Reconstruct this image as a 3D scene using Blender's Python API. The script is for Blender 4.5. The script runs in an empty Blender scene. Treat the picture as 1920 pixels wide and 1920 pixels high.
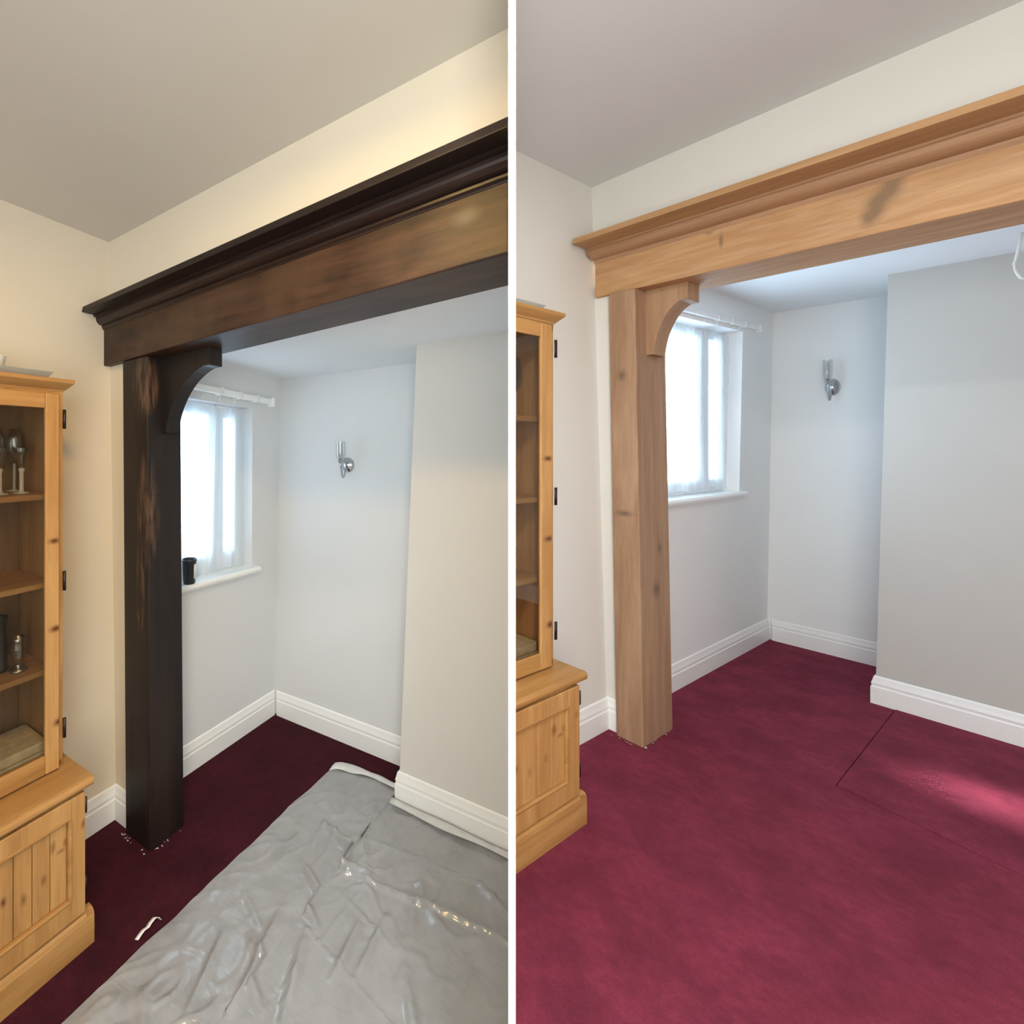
import bpy, bmesh, math, random
from mathutils import Vector, Matrix
random.seed(7)
S = bpy.context.scene
C = S.collection
PI = math.pi

# ------------------------------------------------------------------ camera
FPX, PPX, PPY = 905.57, 576.0, 842.95            # level shift-lens camera (1920 x 1920 frame)
cam = bpy.data.cameras.new('camera')
cam.sensor_width = 36.0
cam.lens = FPX / 1920.0 * 36.0
cam.shift_x = (960.0 - PPX) / 1920.0
cam.shift_y = (PPY - 960.0) / 1920.0
cam.clip_start = 0.02
camo = bpy.data.objects.new('camera', cam); C.objects.link(camo)
camo.location = (0, 0, 1.5); camo.rotation_euler = (PI / 2, 0, 0)
S.camera = camo

# ------------------------------------------------------------------ colour management, world, lights
S.view_settings.view_transform = 'Standard'
S.view_settings.look = 'None'
S.view_settings.exposure = 0.0
S.view_settings.gamma = 1.0
S.view_settings.use_curve_mapping = False
S.cycles.use_denoising = True
S.cycles.max_bounces = 10
S.cycles.diffuse_bounces = 6
S.cycles.transparent_max_bounces = 16
S.cycles.caustics_reflective = False
S.cycles.caustics_refractive = False
S.cycles.sample_clamp_indirect = 4.0

W = bpy.data.worlds.new('overcast_sky'); S.world = W
W.use_nodes = True
W.node_tree.nodes['Background'].inputs[0].default_value = (0.615, 0.82, 1.0, 1)
W.node_tree.nodes['Background'].inputs[1].default_value = 10.8


class Room:
    """One of the two rooms: its own axes u (along the beam), w (into the alcove), h (up)."""
    def __init__(s, yaw, scale, floor_z):
        s.yaw, s.s, s.z = yaw, scale, floor_z
        s.rot = Matrix.Rotation(yaw, 4, 'Z')
    def m(s, p):                                    # room units -> metres, room axes
        return Vector((p[0] * s.s, p[1] * s.s, p[2] * s.s))
    def world(s, p):
        return s.rot @ s.m(p) + Vector((0, 0, s.z))


A = Room(-0.63714, 1.0, 0.0)
B = Room(-1.02920, 0.8, 0.3)
# dimensions of the two rooms fitted to image coordinates (h is above the floor); t* are tilts and leans added to fit the image lines
A.u0, A.wb, A.wf, A.wk, A.wr = -1.8379, 1.1234, 1.0938, 1.0005, 1.2967
A.hc, A.hk1, A.hk2, A.hb, A.ha = 2.3626, 2.0648, 2.0417, 1.8426, 1.9450
A.up1, A.up2, A.wp, A.wp2 = -1.7139, -1.5569, 1.0969, 1.2551
A.uw, A.wbk, A.uch, A.wch = -1.7737, 2.1362, -0.8425, 1.8709
A.sk = 0.135
A.t = dict(u0z=-.0234, uchz=.0455, upz=-.0113, uwz=.0037, uww=-.0073, hcu=.0175, hcw=-.0210, hau=.0228, haw=-.0488,
           hbu=.0389, wchu=.0028, wchz=-.0072, wbku=.0160, wbkz=.0248, wbu=-.0318)
B.u0, B.wb, B.wf, B.wk, B.wr = -1.4450, 2.7410, 2.7151, 2.5001, 3.0153
B.hc, B.hk1, B.hk2, B.hb, B.ha = 2.9558, 2.6075, 2.5778, 2.3310, 2.5363
B.up1, B.up2, B.wp, B.wp2 = -1.3591, -1.2324, 2.6936, 3.0134
B.uw, B.wbk, B.uch, B.wch = -1.3849, 5.0905, -0.6917, 4.3920
B.sk = 0.1645
B.t = dict(u0z=-.0285, uchz=.0164, upz=-.0168, uwz=.0175, uww=.0028, hcu=-.0149, hcw=.0080, hau=-.0383, haw=.0154,
           hbu=-.0300, wchu=-.0077, wchz=.0215, wbku=-.0026, wbkz=-.0122, wbu=.0156)
for R_ in (A, B):
    R_.U0 = (lambda r: lambda h: r.u0 + r.t['u0z'] * (h - 1.5))(R_)
    R_.UCH = (lambda r: lambda h: r.uch + r.t['uchz'] * (h - 1.5))(R_)
    R_.UW = (lambda r: lambda w, h: r.uw + r.t['uwz'] * (h - 1.5) + r.t['uww'] * (w - r.wb))(R_)
    R_.WB = (lambda r: lambda u: r.wb + r.t['wbu'] * (u - r.u0))(R_)
    R_.WBK = (lambda r: lambda u, h: r.wbk + r.t['wbku'] * (u - r.u0) + r.t['wbkz'] * (h - 1.5))(R_)
    R_.WCH = (lambda r: lambda u, h: r.wch + r.t['wchu'] * (u - r.u0) + r.t['wchz'] * (h - 1.5))(R_)
    R_.HC = (lambda r: lambda u, w: r.hc + r.t['hcu'] * (u - r.u0) + r.t['hcw'] * (w - r.wb))(R_)
    R_.HA = (lambda r: lambda u, w: r.ha + r.t['hau'] * (u - r.u0) + r.t['haw'] * (w - r.wb))(R_)
    R_.HB = (lambda r: lambda u: r.t['hbu'] * (u - r.u0))(R_)

# the partition between the two rooms: a thin white board wall, its free end towards the viewer
PAZ = math.atan((960.0 - PPX) / FPX)
PD = Vector((math.sin(PAZ), math.cos(PAZ), 0))      # along the partition
PN = Vector((math.cos(PAZ), -math.sin(PAZ), 0))     # towards room B
P0, P1, PT = 0.85, 2.16, 0.0111


def area(name, loc, target, sx, sy, power, color, spread=None):
    l = bpy.data.lights.new(name, 'AREA'); l.shape = 'RECTANGLE'
    l.size, l.size_y, l.energy, l.color = sx, sy, power, color
    if spread: l.spread = spread
    o = bpy.data.objects.new(name, l); C.objects.link(o)
    o.location = loc
    o.rotation_euler = (Vector(target) - Vector(loc)).to_track_quat('-Z', 'Y').to_euler()
    return o


def lamp(room, name, at, to, sx, sy, power, color, spread=None):
    return area(name, room.world(at), room.world(to), sx, sy, power, color, spread)


# ceiling lamps of the two rooms, soft fill lights added unseen behind the viewer
lamp(A, 'ceiling_lamp_light', (-.58, .32, 2.31), (-.58, .33, 0), .16, .16, 14.5, (1.0, .65, .22))
lamp(B, 'ceiling_lamp_light', (-.04, .52, 2.88), (-.04, .53, 0), .16, .16, 31, (1.0, 1.0, 1.0))
lamp(A, 'rear_fill_light', (-.75, -2.2, 1.4), (-.9, 1.0, 1.1), 1.4, 1.2, 14, (.78, .87, 1.0))
lamp(B, 'rear_fill_light', (.75, -.5, 1.5), (-1.1, 2.8, 1.0), .8, 1.2, 36, (.96, 1.0, .94))
lamp(B, 'sun_gap_light', (1.40, 3.60, 1.75), (-.25, 3.56, 0), .10, .16, .42, (1.0, .93, .90), math.radians(10))
for R_, w0, w1, h0, h1 in ((A, 1.33, 1.92, .88, 1.75), (B, 3.15, 4.5, 1.2, 2.38)):   # the sky seen through the alcove windows
    wm, hm = (w0 + w1) / 2, (h0 + h1) / 2
    l = lamp(R_, 'window_portal', (R_.uw - .17, wm, hm), (0, wm, hm), (w1 - w0) * R_.s, (h1 - h0) * R_.s, 1, (1, 1, 1))
    l.data.cycles.is_portal = True

# ------------------------------------------------------------------ materials
MATS = {}


class NT:
    def __init__(s, name):
        s.m = bpy.data.materials.new(name); s.m.use_nodes = True
        s.t = s.m.node_tree; s.t.nodes.clear()
        s.out = s.n('ShaderNodeOutputMaterial')
    def n(s, typ, **kw):
        x = s.t.nodes.new(typ)
        for k, v in kw.items(): setattr(x, k, v)
        return x
    def link(s, a, b): s.t.links.new(a, b)
    def val(s, x, sock, v):
        if hasattr(v, 'node'): s.link(v, x.inputs[sock])
        else: x.inputs[sock].default_value = v
    def coord(s): return s.n('ShaderNodeTexCoord').outputs['Object']
    def mapping(s, vec, scale=(1, 1, 1), loc=(0, 0, 0), rot=(0, 0, 0)):
        m = s.n('ShaderNodeMapping'); s.link(vec, m.inputs[0])
        m.inputs['Scale'].default_value = scale; m.inputs['Location'].default_value = loc; m.inputs['Rotation'].default_value = rot
        return m.outputs[0]
    def noise(s, vec, scale, detail=4, rough=.5, dist=0):
        x = s.n('ShaderNodeTexNoise'); s.link(vec, x.inputs['Vector'])
        x.inputs['Scale'].default_value = scale; x.inputs['Detail'].default_value = detail
        x.inputs['Roughness'].default_value = rough; x.inputs['Distortion'].default_value = dist
        return x.outputs['Fac']
    def ramp(s, fac, stops):
        r = s.n('ShaderNodeValToRGB'); s.link(fac, r.inputs[0])
        e = r.color_ramp.elements
        while len(e) < len(stops): e.new(.5)
        for k, (p, c) in enumerate(stops):
            e[k].position = p; e[k].color = (*c, 1) if len(c) == 3 else c
        return r.outputs[0]
    def mix(s, fac, a, b, blend='MIX'):
        x = s.n('ShaderNodeMix', data_type='RGBA', blend_type=blend)
        for k, v in ((0, fac), (6, a), (7, b)):
            if hasattr(v, 'node'): s.link(v, x.inputs[k])
            else: x.inputs[k].default_value = v if k == 0 else (*v, 1)
        return x.outputs[2]
    def math(s, op, a, b=0., c=0., clamp=False):
        x = s.n('ShaderNodeMath', operation=op, use_clamp=clamp)
        for k, v in enumerate((a, b, c)):
            if hasattr(v, 'node'): s.link(v, x.inputs[k])
            else: x.inputs[k].default_value = v
        return x.outputs[0]
    def bump(s, h, strength, dist):
        b = s.n('ShaderNodeBump'); b.inputs['Strength'].default_value = strength; b.inputs['Distance'].default_value = dist
        s.link(h, b.inputs['Height']); return b.outputs[0]
    def principled(s, col, rough=.5, metal=0., spec=.5, normal=None, **kw):
        p = s.n('ShaderNodeBsdfPrincipled')
        s.val(p, 'Base Color', col if hasattr(col, 'node') else (*col, 1)); s.val(p, 'Roughness', rough); s.val(p, 'Metallic', metal)
        s.val(p, 'Specular IOR Level', spec)
        for k, v in kw.items(): s.val(p, k.replace('_', ' '), v)
        if normal is not None: s.link(normal, p.inputs['Normal'])
        s.link(p.outputs[0], s.out.inputs[0]); return p


def plain(name, col, rough=.5, metal=0., spec=.5, var=.04, scale=8., bump=0., **kw):
    n = NT(name); c = n.coord()
    f = n.noise(c, scale, 3)
    a = tuple(max(0, x * (1 - var)) for x in col); b = tuple(min(1, x * (1 + var)) for x in col)
    nm = n.bump(n.noise(c, 180, 2), bump, .002) if bump else None
    n.principled(n.ramp(f, [(.3, a), (.7, b)]), rough, metal, spec, nm, **kw)
    return n.m


def knots(n, vec, spots):
    """mask of the knots of a board: each spot is (centre, radii)"""
    tot = None
    for (p, r) in spots:
        mp = n.n('ShaderNodeVectorMath', operation='SUBTRACT'); n.link(vec, mp.inputs[0]); mp.inputs[1].default_value = p
        dv = n.n('ShaderNodeVectorMath', operation='DIVIDE'); n.link(mp.outputs[0], dv.inputs[0]); dv.inputs[1].default_value = r
        ln = n.n('ShaderNodeVectorMath', operation='LENGTH'); n.link(dv.outputs[0], ln.inputs[0])
        k = n.math('SUBTRACT', 1.0, ln.outputs['Value'], clamp=True)
        tot = k if tot is None else n.math('MAXIMUM', tot, k)
    return tot


def wood(name, axis, dark, mid, light, rough=.5, spots=(), knot_col=(.05, .025, .012), grain=1., spec=.4, scuff=None, scuff_spots=(), patch=None, bumpk=.25):
    n = NT(name); c = n.coord()
    sc = [9., 9., 9.]; sc[axis] = .7
    wob = n.noise(c, 2.5, 2)
    add = n.n('ShaderNodeVectorMath', operation='ADD'); n.link(c, add.inputs[0])
    cmb = n.n('ShaderNodeCombineXYZ')
    wv = n.math('MULTIPLY', n.math('SUBTRACT', wob, .5), .05)
    for k in range(3):
        if k != axis: n.link(wv, cmb.inputs[k])
    n.link(cmb.outputs[0], add.inputs[1])
    v = n.mapping(add.outputs[0], tuple(sc))
    fine = n.mapping(c, tuple(x * 6 for x in sc))
    g1 = n.noise(v, 1.6 * grain, 5, .6, .6)
    g2 = n.noise(fine, 1.8, 4, .65)
    g = n.math('ADD', n.math('MULTIPLY', g1, .7), n.math('MULTIPLY', g2, .3))
    col = n.ramp(g, [(.34, dark), (.5, mid), (.66, light)])
    if patch:
        col = n.mix(n.ramp(n.noise(c, 3.2, 3, .6), [(.42, (0, 0, 0)), (.62, (1, 1, 1))]), col, patch)
    if scuff:
        ss = [30., 30., 30.]; ss[axis] = 3.5
        f = n.ramp(n.noise(n.mapping(c, tuple(ss)), 1.3, 5, .7), [(.44, (0, 0, 0)), (.66, (1, 1, 1))])
        if scuff_spots:
            f = n.math('MULTIPLY', f, n.math('MULTIPLY', knots(n, c, scuff_spots), 2.6, clamp=True))
        else:
            f = n.math('MULTIPLY', f, .3)
        col = n.mix(f, col, scuff)
    if spots:
        k = knots(n, add.outputs[0], spots)
        col = n.mix(n.ramp(k, [(.0, (0, 0, 0)), (.35, (.35, .35, .35)), (.75, (1, 1, 1))]), col, knot_col)
    nm = n.bump(g, bumpk, .004)
    n.principled(col, rough, 0, spec, nm)
    return n.m


def carpet(name, lo, hi, big):
    n = NT(name); c = n.coord()
    f = n.noise(c, 260, 2, .7)
    b = n.noise(c, 5.5, 5, .62)
    mid = n.noise(c, 38, 3, .6)
    col = n.ramp(n.math('ADD', n.math('MULTIPLY', f, .55), n.math('MULTIPLY', mid, .45)), [(.3, lo), (.7, hi)])
    col = n.mix(n.ramp(b, [(.36, (.55, .55, .55)), (.62, (0, 0, 0))]), col, big)
    n.principled(col, .95, 0, .12, n.bump(f, .6, .006), Sheen_Weight=.25, Sheen_Roughness=.5, Sheen_Tint=(*hi, 1))
    return n.m


def glassy(name, tint=(1, 1, 1), gloss=.08, rough=.02, facing=.35, gain=.5):
    n = NT(name)
    t = n.n('ShaderNodeBsdfTransparent'); t.inputs[0].default_value = (*tint, 1)
    g = n.n('ShaderNodeBsdfGlossy'); g.inputs['Roughness'].default_value = rough
    lw = n.n('ShaderNodeLayerWeight'); lw.inputs[0].default_value = facing
    f = n.math('ADD', n.math('MULTIPLY', lw.outputs['Facing'], gain), gloss, clamp=True)
    m = n.n('ShaderNodeMixShader'); n.link(f, m.inputs[0]); n.link(t.outputs[0], m.inputs[1]); n.link(g.outputs[0], m.inputs[2])
    n.link(m.outputs[0], n.out.inputs[0])
    return n.m


def net(name, opacity):
    n = NT(name); c = n.coord()
    d = n.n('ShaderNodeBsdfDiffuse'); d.inputs[0].default_value = (.88, .92, .95, 1)
    tl = n.n('ShaderNodeBsdfTranslucent'); tl.inputs[0].default_value = (.88, .92, .95, 1)
    mx = n.n('ShaderNodeMixShader'); mx.inputs[0].default_value = .6
    n.link(d.outputs[0], mx.inputs[1]); n.link(tl.outputs[0], mx.inputs[2])
    tr = n.n('ShaderNodeBsdfTransparent')
    f = n.ramp(n.noise(n.mapping(c, (14, 14, 1)), 1.2, 3), [(.3, (opacity - .14,) * 3), (.7, (opacity + .14,) * 3)])
    m = n.n('ShaderNodeMixShader'); n.link(f, m.inputs[0]); n.link(tr.outputs[0], m.inputs[1]); n.link(mx.outputs[0], m.inputs[2])
    n.link(m.outputs[0], n.out.inputs[0])
    return n.m


def sheet_mat():
    n = NT('polythene'); c = n.coord()
    f = n.noise(c, 7, 4, .6, .8)
    col = n.ramp(f, [(.3, (.30, .305, .315)), (.7, (.37, .375, .39))])
    bp = n.bump(n.noise(n.mapping(c, (18, 60, 1), (0, 0, 0), (0, 0, .9)), 1., 3, .5, 1.2), .22, .008)
    p = n.principled(col, .22, 0, .7, bp, Coat_Weight=.8, Coat_Roughness=.07)
    tr = n.n('ShaderNodeBsdfTransparent')
    m = n.n('ShaderNodeMixShader'); m.inputs[0].default_value = .90
    n.link(tr.outputs[0], m.inputs[1]); n.link(p.outputs[0], m.inputs[2]); n.link(m.outputs[0], n.out.inputs[0])
    return n.m


M = {}
M['paintA'] = plain('lamp_warmed_wall_paint', (.77, .69, .56), .9, 0, .2, .012, 3, .06)  # warm lamp light put into the colour of the grey-white paint
M['paintB'] = plain('pale_wall_paint', (.76, .745, .70), .9, 0, .2, .012, 3, .06)
M['alcoveA'] = plain('grey_white_wall_paint', (.72, .73, .74), .9, 0, .2, .012, 3, .06)
M['alcoveB'] = plain('alcove_brightened_paint', (.86, .87, .87), .9, 0, .2, .012, 3, .06)  # same paint as the chimney, lightened in colour for missing window light
M['alcceil'] = plain('alcove_ceiling_paint', (.85, .87, .88), .95, 0, .1, .012, 2, .06)
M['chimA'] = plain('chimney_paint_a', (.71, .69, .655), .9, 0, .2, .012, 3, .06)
M['chimB'] = plain('chimney_shaded_paint_b', (.555, .54, .51), .9, 0, .2, .012, 3, .06)  # same paint as the alcove, shade put into the colour against strong light
M['ceilA'] = plain('ceiling_paint', (.67, .645, .595), .95, 0, .1, .015, 2, .06)
M['ceilB'] = plain('ceiling_paint_b', (.70, .71, .71), .95, 0, .1, .015, 2, .06)
M['trim'] = plain('white_gloss_paint', (.90, .91, .90), .35, 0, .5, .012, 5)
M['board'] = plain('white_board', (.95, .95, .95), .6, 0, .3, .004, 4)
M['upvc'] = plain('white_window_frame', (.82, .86, .90), .35, 0, .5, .01, 5)
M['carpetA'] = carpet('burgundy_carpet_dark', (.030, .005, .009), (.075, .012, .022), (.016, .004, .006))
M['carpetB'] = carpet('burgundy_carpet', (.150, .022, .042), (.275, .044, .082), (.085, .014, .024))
M['sheet'] = sheet_mat()
M['glass'] = glassy('clear_glass', (.90, .92, .91), .10, .08, .5, .8)
M['pane'] = glassy('window_glass', (.97, .99, 1.0), .03)
M['cabglass'] = glassy('cabinet_door_glass', (.82, .81, .78), .010, .01, .10)
M['netA'] = net('net_curtain_fabric', .58)
M['netB'] = net('net_curtain_fabric_b', .34)
M['chrome'] = plain('polished_chrome', (.55, .57, .60), .18, 1.0, .5, .02, 20)
M['silver'] = plain('tarnished_silver', (.42, .41, .36), .25, 1.0, .5, .15, 30)
M['pewter'] = plain('dark_pewter', (.10, .095, .085), .35, 1.0, .5, .15, 30)
M['black'] = plain('black_plastic', (.012, .014, .02), .35, 0, .5, .1, 10)
M['hinge'] = plain('dark_hinge_metal', (.05, .035, .03), .4, .8, .5, .1, 30)
M['white'] = plain('white_plastic', (.82, .82, .80), .4, 0, .5, .02, 10)
M['hem'] = plain('polythene_hem', (.60, .60, .60), .3, 0, .5, .05, 30)
M['tape'] = plain('white_tape', (.78, .75, .71), .6, 0, .3, .05, 30)
M['cream'] = plain('cream_marbled_board', (.60, .48, .28), .5, 0, .4, .18, 45)
M['frost'] = plain('frosted_glass', (.70, .66, .58), .4, 0, .5, .03, 10, Alpha=.75)
M['greyglass'] = plain('grey_glass', (.40, .41, .38), .15, 0, .6, .05, 10, Alpha=.8)
M['gridbar'] = plain('grey_grid_bars', (.36, .40, .42), .5, 0, .4, .05, 10)

DK = dict(dark=(.010, .005, .0045), mid=(.021, .010, .008), light=(.042, .020, .014), rough=.42)


# ------------------------------------------------------------------ mesh building in room units
class G:
    def __init__(s): s.v, s.f, s.sm = [], [], []
    def add(s, vs, fs, smooth=False):
        b = len(s.v); s.v += [tuple(p) for p in vs]
        s.f += [tuple(b + i for i in f) for f in fs]; s.sm += [smooth] * len(fs); return s
    def hexa(s, c):                                 # 8 corners: bottom ring then top ring
        return s.add(c, [(3, 2, 1, 0), (4, 5, 6, 7), (0, 1, 5, 4), (1, 2, 6, 5), (2, 3, 7, 6), (3, 0, 4, 7)])
    def box(s, u0, u1, w0, w1, h0, h1):
        return s.hexa([(u0, w0, h0), (u1, w0, h0), (u1, w1, h0), (u0, w1, h0), (u0, w0, h1), (u1, w0, h1), (u1, w1, h1), (u0, w1, h1)])
    def quad(s, a, b, c, d): return s.add([a, b, c, d], [(0, 1, 2, 3)])
    def prism(s, ring0, ring1, caps=True, smooth=False):
        n = len(ring0)
        fs = [(i, (i + 1) % n, n + (i + 1) % n, n + i) for i in range(n)]
        s.add(list(ring0) + list(ring1), fs, smooth)
        if caps:
            s.add(ring0, [tuple(range(n - 1, -1, -1))]); s.add(ring1, [tuple(range(n))])
        return s
    def lathe(s, c, prof, k=20, ku=1., kw=1.):
        vs, fs = [], []
        for (r, h) in prof:
            for i in range(k):
                a = 2 * PI * i / k
                vs.append((c[0] + r * ku * math.cos(a), c[1] + r * kw * math.sin(a), c[2] + h))
        for j in range(len(prof) - 1):
            for i in range(k):
                i2 = (i + 1) % k
                fs.append((j * k + i, j * k + i2, (j + 1) * k + i2, (j + 1) * k + i))
        return s.add(vs, fs, True)
    def tube(s, pts, r, k=8):
        pts = [Vector(p) for p in pts]; vs, fs = [], []
        for j, p in enumerate(pts):
            t = (pts[min(j + 1, len(pts) - 1)] - pts[max(j - 1, 0)]).normalized()
            a = t.cross(Vector((0, 0, 1)))
            if a.length < .1: a = t.cross(Vector((0, 1, 0)))
            a.normalize(); b = t.cross(a)
            rr = r[j] if isinstance(r, (list, tuple)) else r
            vs += [tuple(p + a * rr * math.cos(2 * PI * i / k) + b * rr * math.sin(2 * PI * i / k)) for i in range(k)]
        n = len(pts)
        for j in range(n - 1):
            for i in range(k):
                i2 = (i + 1) % k
                fs.append((j * k + i, j * k + i2, (j + 1) * k + i2, (j + 1) * k + i))
        fs += [tuple(range(k - 1, -1, -1)), tuple((n - 1) * k + i for i in range(k))]
        return s.add(vs, fs, True)


ROOM, BASE = {}, {}


def tag(o, label=None, cat=None, group=None, kind=None):
    for k, v in (('label', label), ('category', cat), ('group', group), ('kind', kind)):
        if v: o[k] = v
    return o


def thing(name, room, at, label, cat, group=None):
    o = bpy.data.objects.new(name, None); C.objects.link(o)
    o.empty_display_size = .05
    o.location = room.world(at); o.rotation_euler = (0, 0, room.yaw)
    ROOM[o.name], BASE[o.name] = room, room.m(at)
    return tag(o, label, cat, group)


def mk(name, g, mat, room, parent=None, at=None, bevel=0., seg=2, clip=True, smooth_angle=None, solid=0.):
    """link one mesh object; g is in room units, the object sits at `at` (or its own base centre)"""
    if parent is not None:
        base = BASE[parent.name]
    else:
        if at is None:
            xs, ys, zs = zip(*g.v)
            at = ((min(xs) + max(xs)) / 2, (min(ys) + max(ys)) / 2, min(zs))
        base = room.m(at)
    me = bpy.data.meshes.new(name)
    me.from_pydata([tuple(room.m(p) - base) for p in g.v], [], g.f)
    me.polygons.foreach_set('use_smooth', g.sm)
    o = bpy.data.objects.new(name, me); C.objects.link(o)
    if parent is not None: o.parent = parent
    else:
        o.location = room.rot @ base + Vector((0, 0, room.z)); o.rotation_euler = (0, 0, room.yaw)
    ROOM[o.name], BASE[o.name] = room, base
    bm = bmesh.new(); bm.from_mesh(me)
    bmesh.ops.remove_doubles(bm, verts=bm.verts, dist=1e-6)
    bmesh.ops.recalc_face_normals(bm, faces=bm.faces)
    if clip:                                        # rooms end at the faces of the partition board
        sgn = -1. if room is A else 1.
        inv = room.rot.inverted()
        co = inv @ (PN * sgn * PT / 2) - base; co.z = 0
        no = inv @ (PN * sgn)
        if any((v.co - co).dot(no) < 0 for v in bm.verts):
            geom = bm.verts[:] + bm.edges[:] + bm.faces[:]
            r = bmesh.ops.bisect_plane(bm, geom=geom, plane_co=co, plane_no=no, clear_inner=True)
            ed = [e for e in r['geom_cut'] if isinstance(e, bmesh.types.BMEdge) and e.is_valid]
            if ed: bmesh.ops.holes_fill(bm, edges=ed, sides=0)
    bm.to_mesh(me); bm.free()
    if not me.vertices:
        bpy.data.objects.remove(o); return None
    me.materials.append(mat)
    if solid:
        sm = o.modifiers.new('solid', 'SOLIDIFY'); sm.thickness = solid; sm.offset = -1
    if bevel:
        b = o.modifiers.new('bevel', 'BEVEL'); b.width = bevel; b.segments = seg; b.limit_method = 'ANGLE'; b.angle_limit = math.radians(38)
        b.harden_normals = False
    return o


def struct(name, g, mat, room, **kw):
    o = mk(name, g, mat, room, **kw)
    if o: o['kind'] = 'structure'
    return o


# ------------------------------------------------------------------ the two room shells
def shell(R, right, back, paint, alc, ceil, carp):
    wl = -back
    # floor carpet
    uR = right
    if R is A:
        struct('floor', G().quad((R.u0 - .1, wl, 0), (uR, wl, 0), (uR, R.wbk + .12, 0), (R.u0 - .1, R.wbk + .12, 0)), carp, R, at=(-.9, 1, 0))
    else:                                           # the carpet has a let-in piece before the chimney breast
        g = G(); x0, y0 = -.632, 3.135; x1, y1 = -.640, 4.30; k = .222
        L = R.u0 - .1; far = R.wbk + .1
        yR = y0 - k * (uR - x0)
        g.add([(L, wl, 0), (uR, wl, 0), (uR, yR, 0), (x0, y0, 0), (x1, y1 + .2, 0), (x1, far, 0), (L, far, 0)],
              [(0, 1, 2, 3), (0, 3, 4, 6), (4, 5, 6)])
        f = struct('floor', g, carp, R, at=(-.9, 2, 0))
        pc = G()
        e = .0028
        pc.hexa([(x0 + e, y0 + e, -.004), (uR, yR + e, -.004), (uR, y1 + .2, -.004), (x1 + e, y1 + .2, -.004),
                 (x0 + e, y0 + e, .003), (uR, yR + e, .003), (uR, y1 + .2, .003), (x1 + e, y1 + .2, .003)])
        mk('carpet_piece', pc, carp, R, f, bevel=.0015)
        struct('floor', G().quad((L, wl, -.01), (uR, wl, -.01), (uR, far, -.01), (L, far, -.01)), carp, R, at=(-.9, 2, -.01))
    # main room ceiling
    def cq(u, w): return (u, w, R.HC(u, w))
    struct('ceiling', G().quad(cq(R.u0 - .1, wl), cq(uR, wl), cq(uR, R.wb + .3), cq(R.u0 - .1, R.wb + .3)), ceil, R)
    # left wall of the main room
    def lw(w, h): return (R.U0(h), w, h)
    T = .12
    struct('wall_left', G().hexa([(R.U0(0) - T, wl, -.02), (R.U0(0), wl, -.02), (R.U0(0), R.wb + .02, -.02), (R.U0(0) - T, R.wb + .02, -.02),
                                  (R.U0(3.2) - T, wl, 3.2), (R.U0(3.2), wl, 3.2), (R.U0(3.2), R.wb + .02, 3.2), (R.U0(3.2) - T, R.wb + .02, 3.2)]), paint, R)
    # wall over the beam and the nib beside the post
    g = G()
    hk = R.hk1 - .01
    def wp(u, dh, top, dw): return (u, R.WB(u) + dw, (R.hc + .25) if top else hk + R.HB(u) + dh)
    uL = R.u0 - .1
    th = R.wr - R.wb - .01
    g.hexa([wp(uL, 0, 0, 0), wp(uR, 0, 0, 0), wp(uR, 0, 0, th), wp(uL, 0, 0, th), wp(uL, 0, 1, 0), wp(uR, 0, 1, 0), wp(uR, 0, 1, th), wp(uL, 0, 1, th)])
    struct('wall_front', g, paint, R)
    g = G()
    hb = R.hb + .06
    def pu(h): return R.up1 + R.t['upz'] * (h - 1.5)
    nt = (R.wp2 - R.wb)
    g.hexa([(uL, R.wb, 0), (pu(0), R.wb, 0), (pu(0), R.wb + nt, 0), (uL, R.wb + nt, 0),
            (uL, R.wb, hb), (pu(hb), R.wb, hb), (pu(hb), R.wb + nt, hb), (uL, R.wb + nt, hb)])
    struct('wall_nib', g, paint, R)
    # alcove ceiling
    def aq(u, w): return (u, w, R.HA(u, w))
    ac = G().quad(aq(R.uw - .15, R.wb + .03), aq(uR, R.wb + .03), aq(uR, R.wbk + .15), aq(R.uw - .15, R.wbk + .15))
    struct('ceiling', ac, M['alcceil'], R)
    # window wall of the alcove, with its opening
    w0, w1, s0, s1, d = R.win
    hh = 2.9 if R is B else 2.2
    wA, wZ = R.wb + nt - .02, R.wbk + .1
    def q(w, h, back=0): return (R.UW(w, h) - back, w, h)
    g = G(); T = d + .06
    hs = lambda w: s0[0] + s0[1] * (w - w1)         # sill and head sloped to fit the image lines
    ht = lambda w: s1[0] + s1[1] * (w - w1)
    def slab(wa, wb_, ha, hb_, hc_, hd):            # wall piece between (wa: ha..hd) and (wb: hb..hc)
        g.hexa([q(wa, ha, T), q(wa, ha), q(wb_, hb_), q(wb_, hb_, T), q(wa, hd, T), q(wa, hd), q(wb_, hc_), q(wb_, hc_, T)])
    slab(wA, w0, 0, 0, hh, hh); slab(w1, wZ, 0, 0, hh, hh)
    slab(w0, w1, 0, 0, hs(w1), hs(w0)); slab(w0, w1, ht(w0), ht(w1), hh, hh)
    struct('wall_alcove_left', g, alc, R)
    # alcove back wall and the chimney breast
    def bq(u, h): return (u, R.WBK(u, h), h)
    uC = R.uch + .12
    T = .1
    def thick(f, ua, ub, h0, h1, t=.1):
        c = [f(ua, h0), f(ub, h0), f(ub, h1), f(ua, h1)]
        e = [(p[0], p[1] + t, p[2]) for p in c]
        return G().hexa([c[0], c[1], e[1], e[0], c[3], c[2], e[2], e[3]])
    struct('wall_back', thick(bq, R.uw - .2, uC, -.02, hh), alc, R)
    g = G()
    c0 = lambda h: (R.UCH(h), R.WCH(R.UCH(h), h), h)
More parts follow.
